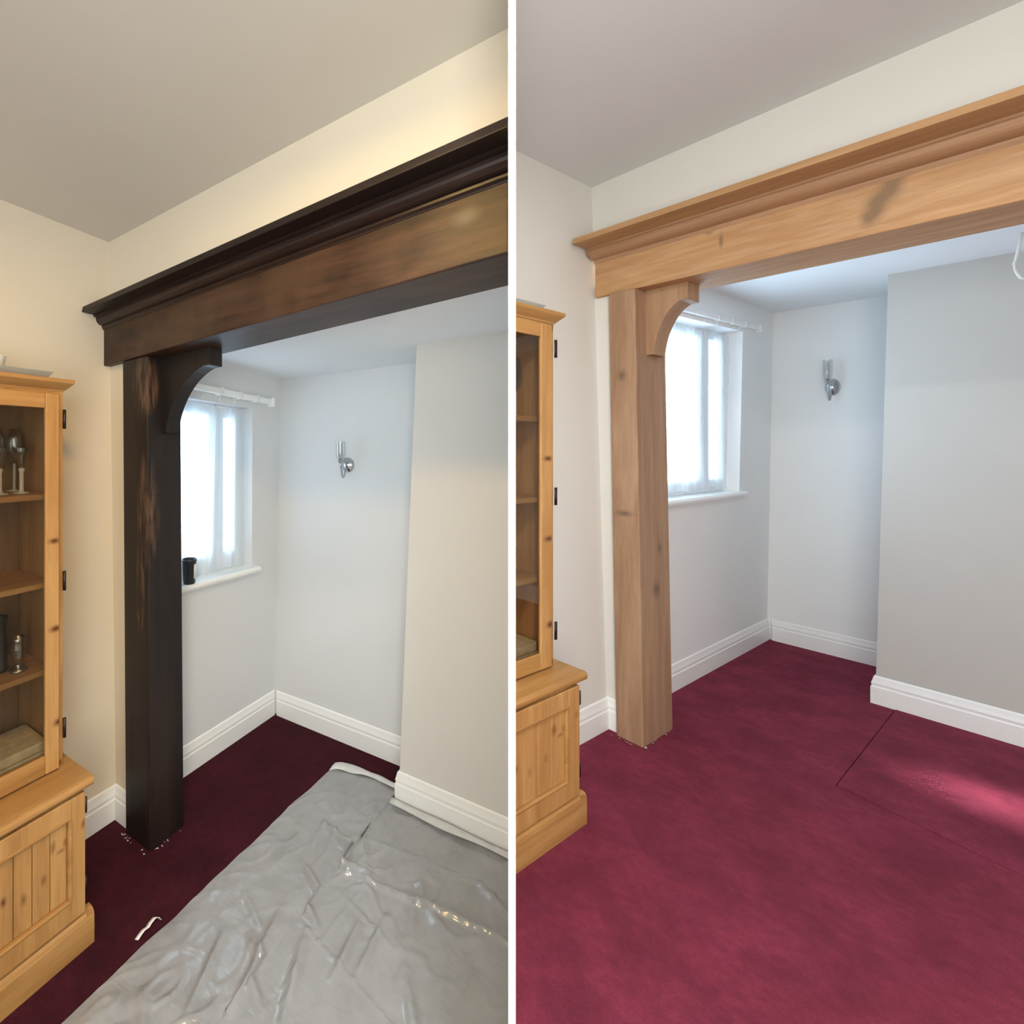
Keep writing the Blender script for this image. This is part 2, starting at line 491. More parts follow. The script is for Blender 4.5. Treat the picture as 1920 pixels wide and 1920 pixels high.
    c1 = lambda h: (uR, R.WCH(uR, h), h)
    e0 = lambda h: (R.UCH(h), R.wbk + .2, h)
    e1 = lambda h: (uR, R.wbk + .2, h)
    g.hexa([c0(-.02), c1(-.02), e1(-.02), e0(-.02), c0(hh), c1(hh), e1(hh), e0(hh)])
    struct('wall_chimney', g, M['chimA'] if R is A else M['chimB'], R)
    # baseboards
    H = R.sk
    k = .014 / R.s
    prof = [(0, 0), (k, 0), (k, .60 * H), (.78 * k, .64 * H), (.78 * k, .70 * H), (.9 * k, .73 * H), (.62 * k, .84 * H), (.4 * k, .96 * H), (0, H)]
    def bb(name, p, q_, n, e0_=0, e1_=0):
        p, q_ = Vector(p), Vector(q_); t = (q_ - p).normalized(); n = Vector(n)
        r0 = [(p.x + n.x * d_ - t.x * e0_ * d_, p.y + n.y * d_ - t.y * e0_ * d_, h) for d_, h in prof]
        r1 = [(q_.x + n.x * d_ + t.x * e1_ * d_, q_.y + n.y * d_ + t.y * e1_ * d_, h) for d_, h in prof]
        struct(name, G().prism(r0, r1), M['trim'], R)
    ub = R.U0(.06)
    bb('baseboard_left', (ub, wl), (ub, R.wb), (1, 0), 0, -1)
    bb('baseboard_front', (ub, R.wb), (pu(.06), R.wb), (0, -1), -1, 0)
    uw_ = lambda w: R.UW(w, .06)
    bb('baseboard_alcove_left', (uw_(R.wp2), R.wp2), (uw_(R.WBK(R.uw, .06)), R.WBK(R.uw, .06)), (1, 0), 0, -1)
    bw = lambda u: R.WBK(u, .06)
    uc_ = R.UCH(.06)
    bb('baseboard_back', (R.uw, bw(R.uw)), (uc_, bw(uc_)), (0, -1), -1, -1)
    cw = R.WCH(uc_, .06)
    bb('baseboard_chimney_side', (uc_, R.wbk), (uc_, cw), (-1, 0), -1, 1)
    bb('baseboard_chimney', (uc_, cw), (uR, R.WCH(uR, .06)), (0, -1), 1, 0)


A.win = (1.33, 1.909, (.868, -.02), (1.722, -.040), .088)
B.win = (3.12, 4.488, (1.196, .006), (2.352, .030), .090)
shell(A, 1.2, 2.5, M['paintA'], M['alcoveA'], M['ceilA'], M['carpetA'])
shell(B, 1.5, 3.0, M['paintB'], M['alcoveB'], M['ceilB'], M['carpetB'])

# walls that close the rooms behind the viewer, and the partition board between them
struct('wall_rear', G().box(-2., .8, -2.62, -2.5, -.02, 2.7), M['paintA'], A)
struct('wall_right', G().box(1.5, 1.62, -2.4, 5.3, -.05, 3.3), M['paintB'], B)


def partition():
    g = G()
    def slab(d0, d1, z0, z1):
        c = []
        for z in (z0, z1):
            for d_, n_ in ((d0, -1), (d1, -1), (d1, 1), (d0, 1)):
                p = PD * d_ + PN * (n_ * PT / 2); c.append((p.x, p.y, z))
        g.hexa(c)
    slab(P0, P1, 0, 2.75); slab(-2.9, P0, 2.33, 2.75); slab(-2.9, P0, -.02, .30)
    me = bpy.data.meshes.new('wall_middle'); me.from_pydata(g.v, [], g.f); me.materials.append(M['board'])
    o = bpy.data.objects.new('wall_middle', me); C.objects.link(o); o['kind'] = 'structure'


partition()


# ------------------------------------------------------------------ beam, moulded shelf, post and bracket
def beam(R, mats, label, right):
    name, = ('oak_beam',) if R is B else ('timber_beam',)
    t = thing('timber_beam', R, (R.u0, R.wf, R.hb), label, 'beam')
    uL, uR = R.u0 - .01, right
    def ring(u, pts): return [(u, R.WB(u) + dw, h + R.HB(u)) for dw, h in pts]
    dwf, dwk, dwr = R.wf - R.wb, R.wk - R.wb, R.wr - R.wb
    lint = [(dwf, R.hb), (dwr, R.hb), (dwr, R.hk2 - .01), (dwf, R.hk2 - .01)]
    mk('lintel', G().prism(ring(uL, lint), ring(uR, lint)), mats[0], R, t, bevel=.004)
    shelf = [(dwk, R.hk2), (0.02, R.hk2), (0.02, R.hk1), (dwk + .004, R.hk1)]
    mk('crown_shelf', G().prism(ring(uL, shelf), ring(uR, shelf)), mats[1], R, t, bevel=.003)
    over = dwf - dwk
    m0, mh = dwf - over * .36, (R.hk1 - R.hb) * .235
    top, bot = R.hk2 + .002, R.hk2 - mh
    m = [(dwf + .02, top), (m0 - .010, top), (m0 - .010, top - mh * .16), (m0, top - mh * .20)]
    for k in range(7):                              # ovolo
        a = k / 6 * PI / 2
        m.append((m0 + (dwf - .008 - m0) * (1 - math.cos(a)), top - mh * .24 - mh * .50 * math.sin(a)))
    m += [(dwf - .008, bot + mh * .16), (dwf - .003, bot + mh * .05), (dwf - .002, bot), (dwf + .02, bot)]
    mk('moulding', G().prism(ring(uL, m), ring(uR, m)), mats[2], R, t)
    return t


def post(R, mats, label, blabel, br):
    t = thing('timber_post', R, ((R.up1 + R.up2) / 2, (R.wp + R.wp2) / 2, 0), label, 'post')
    pu = lambda u, h: u + R.t['upz'] * (h - 1.5)
    top = lambda u: R.hb + R.HB(u)
    c = []
    for f in (0, 1):
        for u, w in ((R.up1, R.wp), (R.up2, R.wp), (R.up2, R.wp2), (R.up1, R.wp2)):
            h = top(u) if f else 0.
            c.append((pu(u, h), w, h))
    mk('shaft', G().hexa(c), mats[0], R, t, bevel=.0045)
    L, td, D, bw, w0, w1, tip = br
    g = G(); u0 = pu(R.up2, R.hb)
    pr = [(0, 0), (L, 0), (L, td), (L - tip, td)]
    for k in range(1, 13):
        a = k / 12 * PI / 2
        ex, ey = (L - tip) - (L - tip - bw) * (math.sin(a)), D - .06 * D - (D - .06 * D - td) * math.cos(a)
        lx, ly = (L - tip) + (bw - (L - tip)) * k / 12, td + (D * .94 - td) * k / 12
        pr.append((.7 * ex + .3 * lx, .7 * ey + .3 * ly))
    pr += [(bw, D), (0, D)]
    r0 = [(u0 + u, w0, R.hb + R.HB(u0 + u) * 1. - d_) for u, d_ in pr]
    r1 = [(u0 + u, w1, R.hb + R.HB(u0 + u) * 1. - d_) for u, d_ in pr]
    tag(mk('bracket', G().prism(r0, r1), mats[1], R, t, bevel=.002), blabel)
    return t


def ob(R, at, p):                                   # room point -> object coordinates of a thing based at `at`
    return tuple(R.m(p) - R.m(at))


atA = (A.u0, A.wf, A.hb)
dk_beam = wood('dark_stained_beam', 0, (.011, .006, .005), (.025, .0115, .008), (.050, .0215, .014), .44,
               [(ob(A, atA, (-.345, 1.046, 2.005)), (.042, .05, .030))], (.085, .064, .043), 1.1, .36, (.12, .054, .030), (), (.060, .033, .019))
dk_shelf = wood('dark_stained_shelf', 0, (.007, .004, .0035), (.014, .0075, .0065), (.026, .014, .011), .45)
dk_mould = wood('dark_stained_moulding', 0, (.010, .0055, .005), (.021, .011, .009), (.040, .022, .017), .34)
beam(A, (dk_beam, dk_shelf, dk_mould), 'dark brown stained timber beam with moulded crown shelf over the alcove', 1.2)
pA = ((A.up1 + A.up2) / 2, (A.wp + A.wp2) / 2, 0)
dk_post = wood('dark_stained_post', 2, (.006, .004, .0038), (.0125, .0075, .0065), (.025, .013, .010), .45, (), (.05, .02, .01), 1.2, .45,
               (.17, .088, .050), [(ob(A, pA, (-1.570, 1.10, 1.27)), (.055, .06, .24)), (ob(A, pA, (-1.585, 1.10, 1.74)), (.070, .06, .13)),
                                  (ob(A, pA, (-1.60, 1.10, .98)), (.03, .06, .22))])
dk_br = wood('dark_stained_bracket', 2, (.007, .005, .0045), (.013, .009, .008), (.024, .015, .012), .5)
post(A, (dk_post, dk_br), 'dark brown stained square timber post with scuffed front face', 'curved bracket under the dark beam',
     (.270, .064, .290, .030, 1.164, 1.226, .036))

atB = (B.u0, B.wf, B.hb)
oak = dict(dark=(.38, .200, .088), mid=(.49, .275, .128), light=(.60, .365, .185))
ok_beam = wood('bare_oak_beam', 0, **oak, rough=.6, spots=[*[(ob(B, atB, (-.464 + .0055 * k + .006 * math.sin(k), 2.731, 2.372 + .0098 * k)), (.040 - .012 * abs(k - 6) / 6, .06, .044)) for k in range(13)], (ob(B, atB, (-.430, 2.731, 2.445)), (.006, .06, .05)),
               (ob(B, atB, (-.905, 2.724, 2.448)), (.010, .06, .040)), (ob(B, atB, (-.948, 2.723, 2.510)), (.022, .06, .022)), (ob(B, atB, (-.395, 2.73, 2.497)), (.055, .06, .018))],
               knot_col=(.25, .155, .085), spec=.3, scuff=(.66, .47, .30), bumpk=.3)
ok_shelf = wood('bare_oak_shelf', 0, (.34, .185, .082), (.42, .235, .105), (.50, .29, .14), .55)
ok_mould = wood('bare_oak_moulding', 0, (.32, .175, .09), (.40, .23, .125), (.47, .28, .155), .55)
beam(B, (ok_beam, ok_shelf, ok_mould), 'stripped light oak beam with moulded crown shelf over the alcove', 1.45)
pB = ((B.up1 + B.up2) / 2, (B.wp + B.wp2) / 2, 0)
ok_post = wood('bare_oak_post', 2, (.29, .165, .095), (.37, .225, .135), (.45, .29, .185), .6,
               [(ob(B, pB, (-1.306, 2.69, 1.885)), (.026, .05, .035)), (ob(B, pB, (-1.232, 2.856, .77)), (.05, .045, .05)), (ob(B, pB, (-1.29, 2.69, 1.17)), (.05, .05, .02)),
                (ob(B, pB, (-1.232, 2.90, .98)), (.05, .03, .03))], (.20, .125, .08), 1.1, .3)
ok_br = wood('bare_oak_bracket', 2, (.32, .185, .10), (.40, .24, .135), (.47, .30, .18), .6)
post(B, (ok_post, ok_br), 'stripped light oak square post standing at the alcove corner', 'curved oak bracket under the beam',
     (.186, .085, .335, .040, 2.800, 2.930, .032))


# ------------------------------------------------------------------ alcove windows
def window(R, n, mull, lattice, netm, labels):
    w0, w1, s0, s1, d = R.win
    hs = lambda w: s0[0] + s0[1] * (w - w1)
    ht = lambda w: s1[0] + s1[1] * (w - w1)
    t = thing('window_%d' % n, R, (R.uw - d, (w0 + w1) / 2, s0[0]), None, None); t['kind'] = 'structure'
    kw = 1. if R is A else 1.75
    ub = R.uw - d - .005
    def bar(g, wa, wb_, ha, hb_, hc_, hd, u0, u1):
        g.hexa([(u0, wa, ha), (u1, wa, ha), (u1, wb_, hb_), (u0, wb_, hb_), (u0, wa, hd), (u1, wa, hd), (u1, wb_, hc_), (u0, wb_, hc_)])
    def frame(wa, wb_, m, mh, u0, u1, drop=0.):
        g = G()
        bar(g, wa, wa + m, hs(wa) + drop, hs(wa + m) + drop, ht(wa + m), ht(wa), u0, u1)
        bar(g, wb_ - m, wb_, hs(wb_ - m) + drop, hs(wb_) + drop, ht(wb_), ht(wb_ - m), u0, u1)
        bar(g, wa + m, wb_ - m, hs(wa + m) + drop, hs(wb_ - m) + drop, hs(wb_ - m) + drop + mh, hs(wa + m) + drop + mh, u0, u1)
        bar(g, wa + m, wb_ - m, ht(wa + m) - mh, ht(wb_ - m) - mh, ht(wb_ - m), ht(wa + m), u0, u1)
        return g
    mo = .028 * kw
    mk('outer_frame', frame(w0 - .01, w1 + .01, mo + .01, .04, ub - .05, ub), M['upvc'], R, t, bevel=.003)
    mm = .052 * kw
    for wa, wb_ in ((w0 + mo, mull), (mull + .004, w1 - mo)):
        f = mk('casement', frame(wa, wb_, mm, .062, ub - .045, ub + .012, .035), M['upvc'], R, t, bevel=.004)
        if f is None: continue
        g = G(); bar(g, wa + mm - .005, wb_ - mm + .005, hs(wa) + .08, hs(wb_) + .08, ht(wb_) - .05, ht(wa) - .05, ub - .022, ub - .018)
        mk('pane', g, M['pane'], R, f)
        if lattice and wa < mull - .1:  # bars stand in for faint masonry lines outside the window
            a, b = wa + mm, wb_ - mm
            for k in range(1, 4):
                w = a + (b - a) * k / 4
                g = G(); bar(g, w - .003, w + .003, hs(w) + .10, hs(w) + .10, ht(w) - .06, ht(w) - .06, ub - .016, ub - .010)
                mk('grid_bar', g, M['gridbar'], R, f)
            for k in range(1, 9):
                h = hs(w1) + .10 + (ht(w1) - hs(w1) - .16) * k / 9
                g = G(); g.box(ub - .016, ub - .010, a, b, h - .003, h + .003)
                mk('grid_bar', g, M['gridbar'], R, f)
    # sill board
    g = G(); nose = .035
    def sp(w, h, du): return (R.UW(w, 1) + du, w, h)
    wa, wb_ = w0 - .04 * kw, w1 + .035 * kw
    th = .026 if R is A else .032
    ring = lambda w: [sp(w, hs(w) - th, -.0), sp(w, hs(w) - th, nose - .006), sp(w, hs(w) - th * .6, nose), sp(w, hs(w) - th * .3, nose), sp(w, hs(w) + .003, nose - .008), sp(w, hs(w) + .003, 0)]
    g.prism(ring(wa), ring(wb_))
    bar(g, w0, w1, hs(w0) - .004, hs(w1) - .004, hs(w1) + .003, hs(w0) + .003, R.uw - d, R.uw)
    mk('sill', g, M['trim'], R, t)
    # net curtain in the reveal
    g = G(); NU, NV = 90, 40
    uc = R.uw - d * .64
    random.seed(3 + n)
    ph = [random.uniform(0, 6) for _ in range(6)]
    vs = []
    for j in range(NV + 1):
        v = j / NV
        for i in range(NU + 1):
            x = i / NU
            w = w0 + .012 + (w1 - w0 - .024) * x
            xs = x + (.16 * v * (1 - x) if R is A else .05 * v)
            amp = .010 + .008 * v
            a = amp * (math.sin(31 * xs + ph[0]) * .55 + math.sin(53 * xs + ph[1] + v) * .3 + math.sin(83 * xs + ph[2]) * .15)
            hem = .02 + .012 * math.sin(9 * x + ph[3]) + (.05 * (1 - x) if R is B else 0)
            h = ht(w) - .012 + (hs(w) + hem - ht(w)) * v
            vs.append((uc + a, w, h))
    fs = [(j * (NU + 1) + i, j * (NU + 1) + i + 1, (j + 1) * (NU + 1) + i + 1, (j + 1) * (NU + 1) + i) for j in range(NV) for i in range(NU)]
    g.add(vs, fs, True)
    o = mk('net_curtain', g, netm, R)
    tag(o, labels[0], 'curtain')
    # curtain rail over the opening
    r = thing('curtain_rail', R, (R.uw + .03, (w0 + w1) / 2, ht((w0 + w1) / 2) + .03), labels[1], 'curtain rail')
    e = w1 + (.105 if R is A else .235)
    hr = lambda w: (1.745 - .060 * (w - 2.02)) if R is A else (2.385 + .030 * (w - 4.7))
    g = G(); u = lambda w: R.UW(w, 1.8)
    bar(g, w0 - .05, e, hr(w0 - .05), hr(e), hr(e) + .030, hr(w0 - .05) + .030, R.uw + .020, R.uw + .046)
    mk('rail', g, M['trim'], R, r, bevel=.004)
    g = G(); g.box(R.uw + .012, R.uw + .055, e - .004, e + .016 * kw, hr(e) - .012, hr(e) + .040)
    mk('end_cap', g, M['trim'], R, r, bevel=.005)
    for k in range(3):
        w = w1 - (.02 + .13 * k) * kw
        g = G(); g.box(R.uw - .002, R.uw + .052, w, w + .022 * kw, hr(w) - .004, hr(w) + .036)
        mk('rail_bracket', g, M['white'], R, r, bevel=.004)
    for k in range(4):
        w = w1 - (.06 + .105 * k) * kw
        g = G(); g.tube([(R.uw + .033, w, hr(w)), (R.uw + .033, w, hr(w) - .022), (R.uw + .026, w, hr(w) - .030), (R.uw + .022, w, hr(w) - .022)], .0028)
        mk('hook', g, M['white'], R, r)
    return t


window(A, 1, 1.712, True, M['netA'], ('white net curtain hanging in the window behind the dark post', 'white curtain rail with hooks above the window behind the dark post'))
window(B, 2, 4.11, False, M['netB'], ('white net curtain hanging in the window behind the oak post', 'white curtain rail with hooks above the window behind the oak post'))

# latch knob on window 2, cup on the sill of window 1
h0 = .8785
t = thing('black_tub', A, (-1.771, 1.474, .8805), 'black tub with a white label standing on the window sill', 'tub')
g = G().lathe((-1.771, 1.474, .8805), [(0, 0), (.026, 0), (.0275, .004), (.033, .100), (.0345, .102), (.0345, .112), (.032, .114), (.030, .104), (.026, .010), (0, .008)], 24)
mk('tub', g, M['black'], A, t)
g = G()
for k in range(5):
    a = math.radians(2 + 9 * k); r0, r1 = .0292, .0322
    g.v += [(-1.771 + r0 * math.cos(a), 1.474 + r0 * math.sin(a), .905), (-1.771 + r1 * math.cos(a), 1.474 + r1 * math.sin(a), .972)]
g.f = [(2 * k, 2 * k + 2, 2 * k + 3, 2 * k + 1) for k in range(4)]; g.sm = [True] * 4
mk('label', g, M['white'], A, t, solid=-.0012)

# ------------------------------------------------------------------ wall lights
def sconce(R, u, h, label, k, ku=1.):
    """chrome wall light: rosette, S-arm with hanging loop, candle tube under a clear glass shade"""
    w = R.WBK(u, h)
    t = thing('wall_light', R, (u, w, h), label, 'wall light')
    g = G(); vs = []
    prof = [(0, -.030), (.012, -.030), (.020, -.026), (.034, -.016), (.046, -.008), (.050, -.002), (.050, 0)]
    K = 28
    for (r, d) in prof:
        for i in range(K):
            a = 2 * PI * i / K; vs.append((u + r * k * ku * math.cos(a), w + d * k, h + r * k * math.sin(a)))
    fs = [(j * K + i, j * K + (i + 1) % K, (j + 1) * K + (i + 1) % K, (j + 1) * K + i) for j in range(len(prof) - 1) for i in range(K)]
    g.add(vs, fs, True); mk('rosette', g, M['chrome'], R, t)
    D = .085 * k
    pts = []
    for i in range(22):                             # arm: out of the rosette, dips into a loop, rises to the cup
        a = i / 21
        pts.append((u - .004 * k * ku, w - .02 * k - (D - .02 * k) * a, h - .010 * k - .085 * k * math.sin(PI * a) ** .8 + .03 * k * a))
    mk('arm', G().tube(pts, .0045 * k), M['chrome'], R, t)
    c = (u - .004 * k * ku, w - D, h + .012 * k)
    mk('cup', G().lathe(c, [(0, 0), (.006 * k, .0), (.010 * k, .006 * k), (.018 * k, .014 * k), (.021 * k, .018 * k), (.012 * k, .018 * k), (.011 * k, .032 * k), (0, .032 * k)], 18, ku), M['chrome'], R, t)
    mk('candle_tube', G().lathe((c[0], c[1], c[2] + .03 * k), [(.010 * k, 0), (.010 * k, .055 * k), (.006 * k, .062 * k), (.009 * k, .078 * k), (.004 * k, .100 * k), (0, .104 * k)], 16, ku), M['frost'], R, t)
    mk('glass_shade', G().lathe((c[0], c[1], c[2] + .016 * k), [(.016 * k, 0), (.026 * k, .02 * k), (.030 * k, .06 * k), (.028 * k, .10 * k), (.030 * k, .128 * k)], 20, ku), M['glass'], R, t)
    return t


sconce(A, -1.323, 1.420, 'chrome wall light with glass candle shade in the alcove with plastic sheeting', .78)
sconce(B, -1.039, 1.954, 'chrome wall light with glass candle shade in the fully carpeted alcove', 1.22, .66)


# ------------------------------------------------------------------ pine display cabinets
def cab_map(R):
    if R is A: return lambda p: p
    return lambda p: (B.u0 + (p[0] - A.u0) * .826, 1.957 + (p[1] - .796) * 1.77, p[2] * 1.2)


def cabinet(R, label, pine, lw):
    f = cab_map(R)
    base = f((-1.62, .45, 0))
    t = thing('display_cabinet', R, base, label, 'cabinet')
    def part(name, g, mat, parent=t, **kw):
        g.v = [f(p) for p in g.v]
        return mk(name, g, mat, R, parent, **kw)
    ph, pv, pb, pin = pine
    UB = A.U0(0) + .004
    Wr = .772
    # lower half
    g = G(); g.box(UB, -1.418, lw, lw + .02, .02, .48); g.box(UB, -1.418, Wr - .02, Wr, .02, .48); g.box(UB, -1.418, lw, Wr, .10, .118)
    g.box(UB, UB + .008, lw, Wr, .02, .48); g.box(-1.436, -1.418, Wr - .012, Wr, .10, .48); g.box(-1.436, -1.418, lw, Wr, .466, .48)
    part('base_carcass', g, pv, bevel=.0015)
    g = G()
    prof = [(-1.43, 0), (-1.398, 0), (-1.398, .080), (-1.401, .092), (-1.407, .099), (-1.416, .102), (-1.43, .102)]
    g.prism([(u, lw - .02, h) for u, h in prof], [(u, .798, h) for u, h in prof])
    prof2 = [(.776, 0), (.798, 0), (.798, .080), (.795, .092), (.789, .099), (.780, .102), (.776, .102)]
    g.prism([(UB, w, h) for w, h in prof2], [(-1.40, w, h) for w, h in prof2])
    part('plinth', g, ph)
    g = G()
    prof = [(UB, .481), (-1.402, .481), (-1.395, .485), (-1.392, .493), (-1.393, .500), (-1.398, .507), (-1.404, .509), (UB, .509)]
    g.prism([(u, lw - .02, h) for u, h in prof], [(u, .796, h) for u, h in prof])
    part('counter', g, ph, bevel=.003)
    # upper half
    UF, Wu = -1.522, .762
    g = G(); g.box(UB, UF, lw, lw + .02, .509, 1.68); g.box(UB, UF - .002, Wu - .018, Wu, .509, 1.68)
    g.box(UB, UF, lw, Wu, .510, .530); g.box(UB, UF, lw, Wu, 1.655, 1.68)
    g.box(UF - .018, UF, Wu - .019, Wu, .51, 1.68)
    part('upper_carcass', g, pv, bevel=.0015)
    n = 10                                          # tongue-and-groove back, each board a part
    for k in range(n):
        a = lw + .02 + (Wu - .038 - lw) * k / n; b = lw + .02 + (Wu - .038 - lw) * (k + 1) / n
        part('back_board', G().box(UB + .003, UB + .011, a + .001, b - .001, .53, 1.655), pin, bevel=.001, seg=1)
    prof = [(UB, 1.680), (-1.520, 1.680), (-1.517, 1.686), (-1.508, 1.692), (-1.497, 1.700), (-1.490, 1.706), (-1.488, 1.714), (-1.492, 1.718), (UB, 1.718)]
    g = G(); g.prism([(u, lw - .03, h) for u, h in prof], [(u, Wu + (u - UB) * 0 + (.002 if h < 1.684 else .008 if h < 1.694 else .018 if h < 1.702 else .024), h) for u, h in prof])
    part('cornice', g, ph)
    for h in (1.353, 1.079, .809):
        part('shelf', G().box(UB + .012, UF - .022, lw + .02, Wu - .018, h - .009, h + .009), ph, bevel=.003)
    # glazed doors
    for a, b in ((.31, .7445), (-.10, .306)):
        if a < lw: continue
        fr = G(); m = .041; d0, d1 = UF + .001, UF + .018
        fr.box(d0, d1, a, a + m, .516, 1.672); fr.box(d0, d1, b - m, b, .516, 1.672)
        o = part('glazed_door', fr, pb, bevel=.003)
        if o is None: continue
        part('rail', G().box(d0, d1 - .001, a + m, b - m, 1.626, 1.672), ph, o, bevel=.003)
        part('rail', G().box(d0, d1 - .001, a + m, b - m, .516, .572), ph, o, bevel=.003)
        part('pane', G().box(d0 + .006, d0 + .008, a + m, b - m, .572, 1.626), M['cabglass'], o)
        for h in (1.565, 1.06, .60):
            if b > .7:
                part('hinge', G().lathe((UF + .012, Wu + .001, h), [(0, 0), (.005, 0), (.005, .06), (0, .06)], 10), M['hinge'], o)
    # framed lower doors with tongue-and-groove boards
    for a, b in ((.33, .770), (-.10, .326)):
        if a < lw: continue
        d0, d1 = -1.416, -1.399; m = .042
        fr = G(); fr.box(d0, d1, a, a + m, .112, .472); fr.box(d0, d1, b - m, b, .112, .472)
        fr.box(d0, d1, a + m, b - m, .420, .472); fr.box(d0, d1, a + m, b - m, .112, .172)
        o = part('panelled_door', fr, pb, bevel=.002)
        if o is None: continue
        mo = G(); e = .009
        for (wa, wb_, ha, hb_) in ((a + m - .002, a + m + e, .172, .420), (b - m - e, b - m + .002, .172, .420), (a + m, b - m, .170, .170 + e), (a + m, b - m, .422 - e, .422)):
            mo.box(d0, d1 + .003, wa, wb_, ha, hb_)
        part('door_moulding', mo, ph, o, bevel=.003)
        k = 7
        for i in range(k):
            wa = a + m + e + (b - a - 2 * m - 2 * e) * i / k; wb_ = a + m + e + (b - a - 2 * m - 2 * e) * (i + 1) / k
            part('door_board', G().box(d0, d1 - .009, wa + .0008, wb_ - .0008, .180, .412), pb, o, bevel=.0022)
        if b > .7:
            for h in (.405, .165):
                part('hinge', G().lathe((-1.406, .7745, h), [(0, 0), (.0045, 0), (.0045, .045), (0, .045)], 10), M['hinge'], o)
        else:
            part('knob', G().lathe((d1 + .004, .29, .30), [(0, 0), (.012, .004), (.014, .012), (0, .02)], 12), ph, o)
    return f


def pines(tagn, k, sc=(1, 1, 1)):
    def c(x): return tuple(min(1., v * k) for v in x)
    sp = [((.19, .231, .36), (.05, .014, .028)), ((.19, .268, .352), (.05, .011, .018)), ((.19, .205, .285), (.05, .013, .024)), ((.19, .150, .27), (.05, .012, .026)), ((.19, .255, .335), (.05, .02, .010)),
          ((.12, .276, 1.22), (.05, .026, .014)), ((.12, .280, .95), (.05, .028, .016)), ((.12, .285, .66), (.05, .024, .018)), ((.2, .312, .38), (.05, .010, .022)), ((.2, .10, .30), (.05, .012, .02))]
    sp = [(tuple(a * b for a, b in zip(p, sc)), tuple(a * b for a, b in zip(r, sc))) for p, r in sp]
    kc = c((.11, .032, .010))
    return (wood('pine_horizontal' + tagn, 1, c((.30, .145, .042)), c((.40, .205, .065)), c((.50, .275, .10)), .42, sp[5:], kc),
            wood('pine_vertical' + tagn, 2, c((.30, .145, .042)), c((.40, .205, .065)), c((.50, .275, .10)), .42, (), kc),
            wood('pine_door' + tagn, 2, c((.34, .165, .052)), c((.45, .235, .078)), c((.55, .315, .12)), .40, sp, kc),
            wood('pine_inside_shaded' + tagn, 2, c((.22, .115, .05)), c((.30, .165, .075)), c((.38, .215, .10)), .5, sp[:4], kc))  # back boards: the cabinet's inner shade put into a darker pine colour


fA = cabinet(A, 'honey pine display cabinet beside the dark brown post', pines('', 1.0), -.12)
fB = cabinet(B, 'honey pine display cabinet beside the stripped oak post', pines('_b', 1.08, (.661, 1.416, .96)), .30)


# things in and on the cabinets
def wineglass(R, f, u, w, label, group, kind):
    h = 1.3625
    t = thing('wine_glass', R, f((u, w, h)), label, 'glass', group)
    def prt(name, prof, mat):
        g = G().lathe((u, w, h), prof, 20); g.v = [f(p) for p in g.v]
        mk(name, g, mat, R, t)
    if kind == 'cone':
        prt('stem', [(0, 0), (.022, 0), (.022, .003), (.008, .006), (.0065, .012), (.0065, .068), (.010, .074), (.006, .080), (0, .081)], M['frost'])
        prt('bowl', [(.003, .080), (.010, .092), (.020, .118), (.029, .142), (.0285, .143), (.018, .116), (.006, .09)], M['glass'])
    else:
        prt('stem', [(0, 0), (.022, 0), (.022, .003), (.005, .006), (.004, .012), (.004, .09), (0, .095)], M['frost'])
        prt('bowl', [(.003, .09), (.016, .105), (.024, .135), (.022, .175), (.016, .205), (.0155, .206), (.021, .17), (.022, .135), (.012, .105)], M['glass'])


for (u, w, k, lab) in ((-1.620, .684, 'cone', 'cone bowled wine glass nearest the door stile, cabinet by the dark post'),
                       (-1.620, .622, 'cone', 'cone bowled wine glass second from the door stile, by the dark post'),
                       (-1.725, .706, 'tulip', 'taller tulip wine glass at the back nearest the door stile'),
                       (-1.725, .650, 'tulip', 'second taller tulip wine glass at the back of the shelf')):
    wineglass(A, fA, u, w, lab, 'wine glasses in the cabinet', k)
wineglass(B, fB, -1.64, .700, 'tulip wine glass on the top shelf of the cabinet by the oak post', None, 'tulip')

def solid(name, R, f, u, w, h, prof, mat, label, cat, k=22):
    g = G().lathe((u, w, h), prof, k); g.v = [f(p) for p in g.v]
    return tag(mk(name, g, mat, R, at=f((u, w, h))), label, cat)


solid('goblet', A, fA, -1.605, .668, .8185, [(0, 0), (.025, 0), (.026, .004), (.016, .009), (.009, .016), (.009, .022), (.017, .032), (.021, .048), (.021, .072), (.017, .092), (.019, .104), (.017, .104), (.015, .09), (.016, .045), (0, .035)],
      M['silver'], 'small shiny silver goblet on the third cabinet shelf', 'goblet')
solid('tankard', A, fA, -1.650, .628, .8185, [(0, 0), (.030, 0), (.030, .008), (.026, .015), (.025, .14), (.028, .155), (.029, .165), (.026, .165), (.023, .15), (.022, .02), (0, .02)],
      M['pewter'], 'dark pewter tankard behind the small silver goblet', 'tankard')
solid('glass_tumbler', B, fB, -1.66, .688, .8185, [(0, 0), (.024, 0), (.024, .006), (.020, .012), (.024, .06), (.028, .09), (.026, .09), (.022, .05), (.016, .016), (0, .014)],
      M['glass'], 'small clear glass tumbler on the third shelf beside oak post', 'glass')


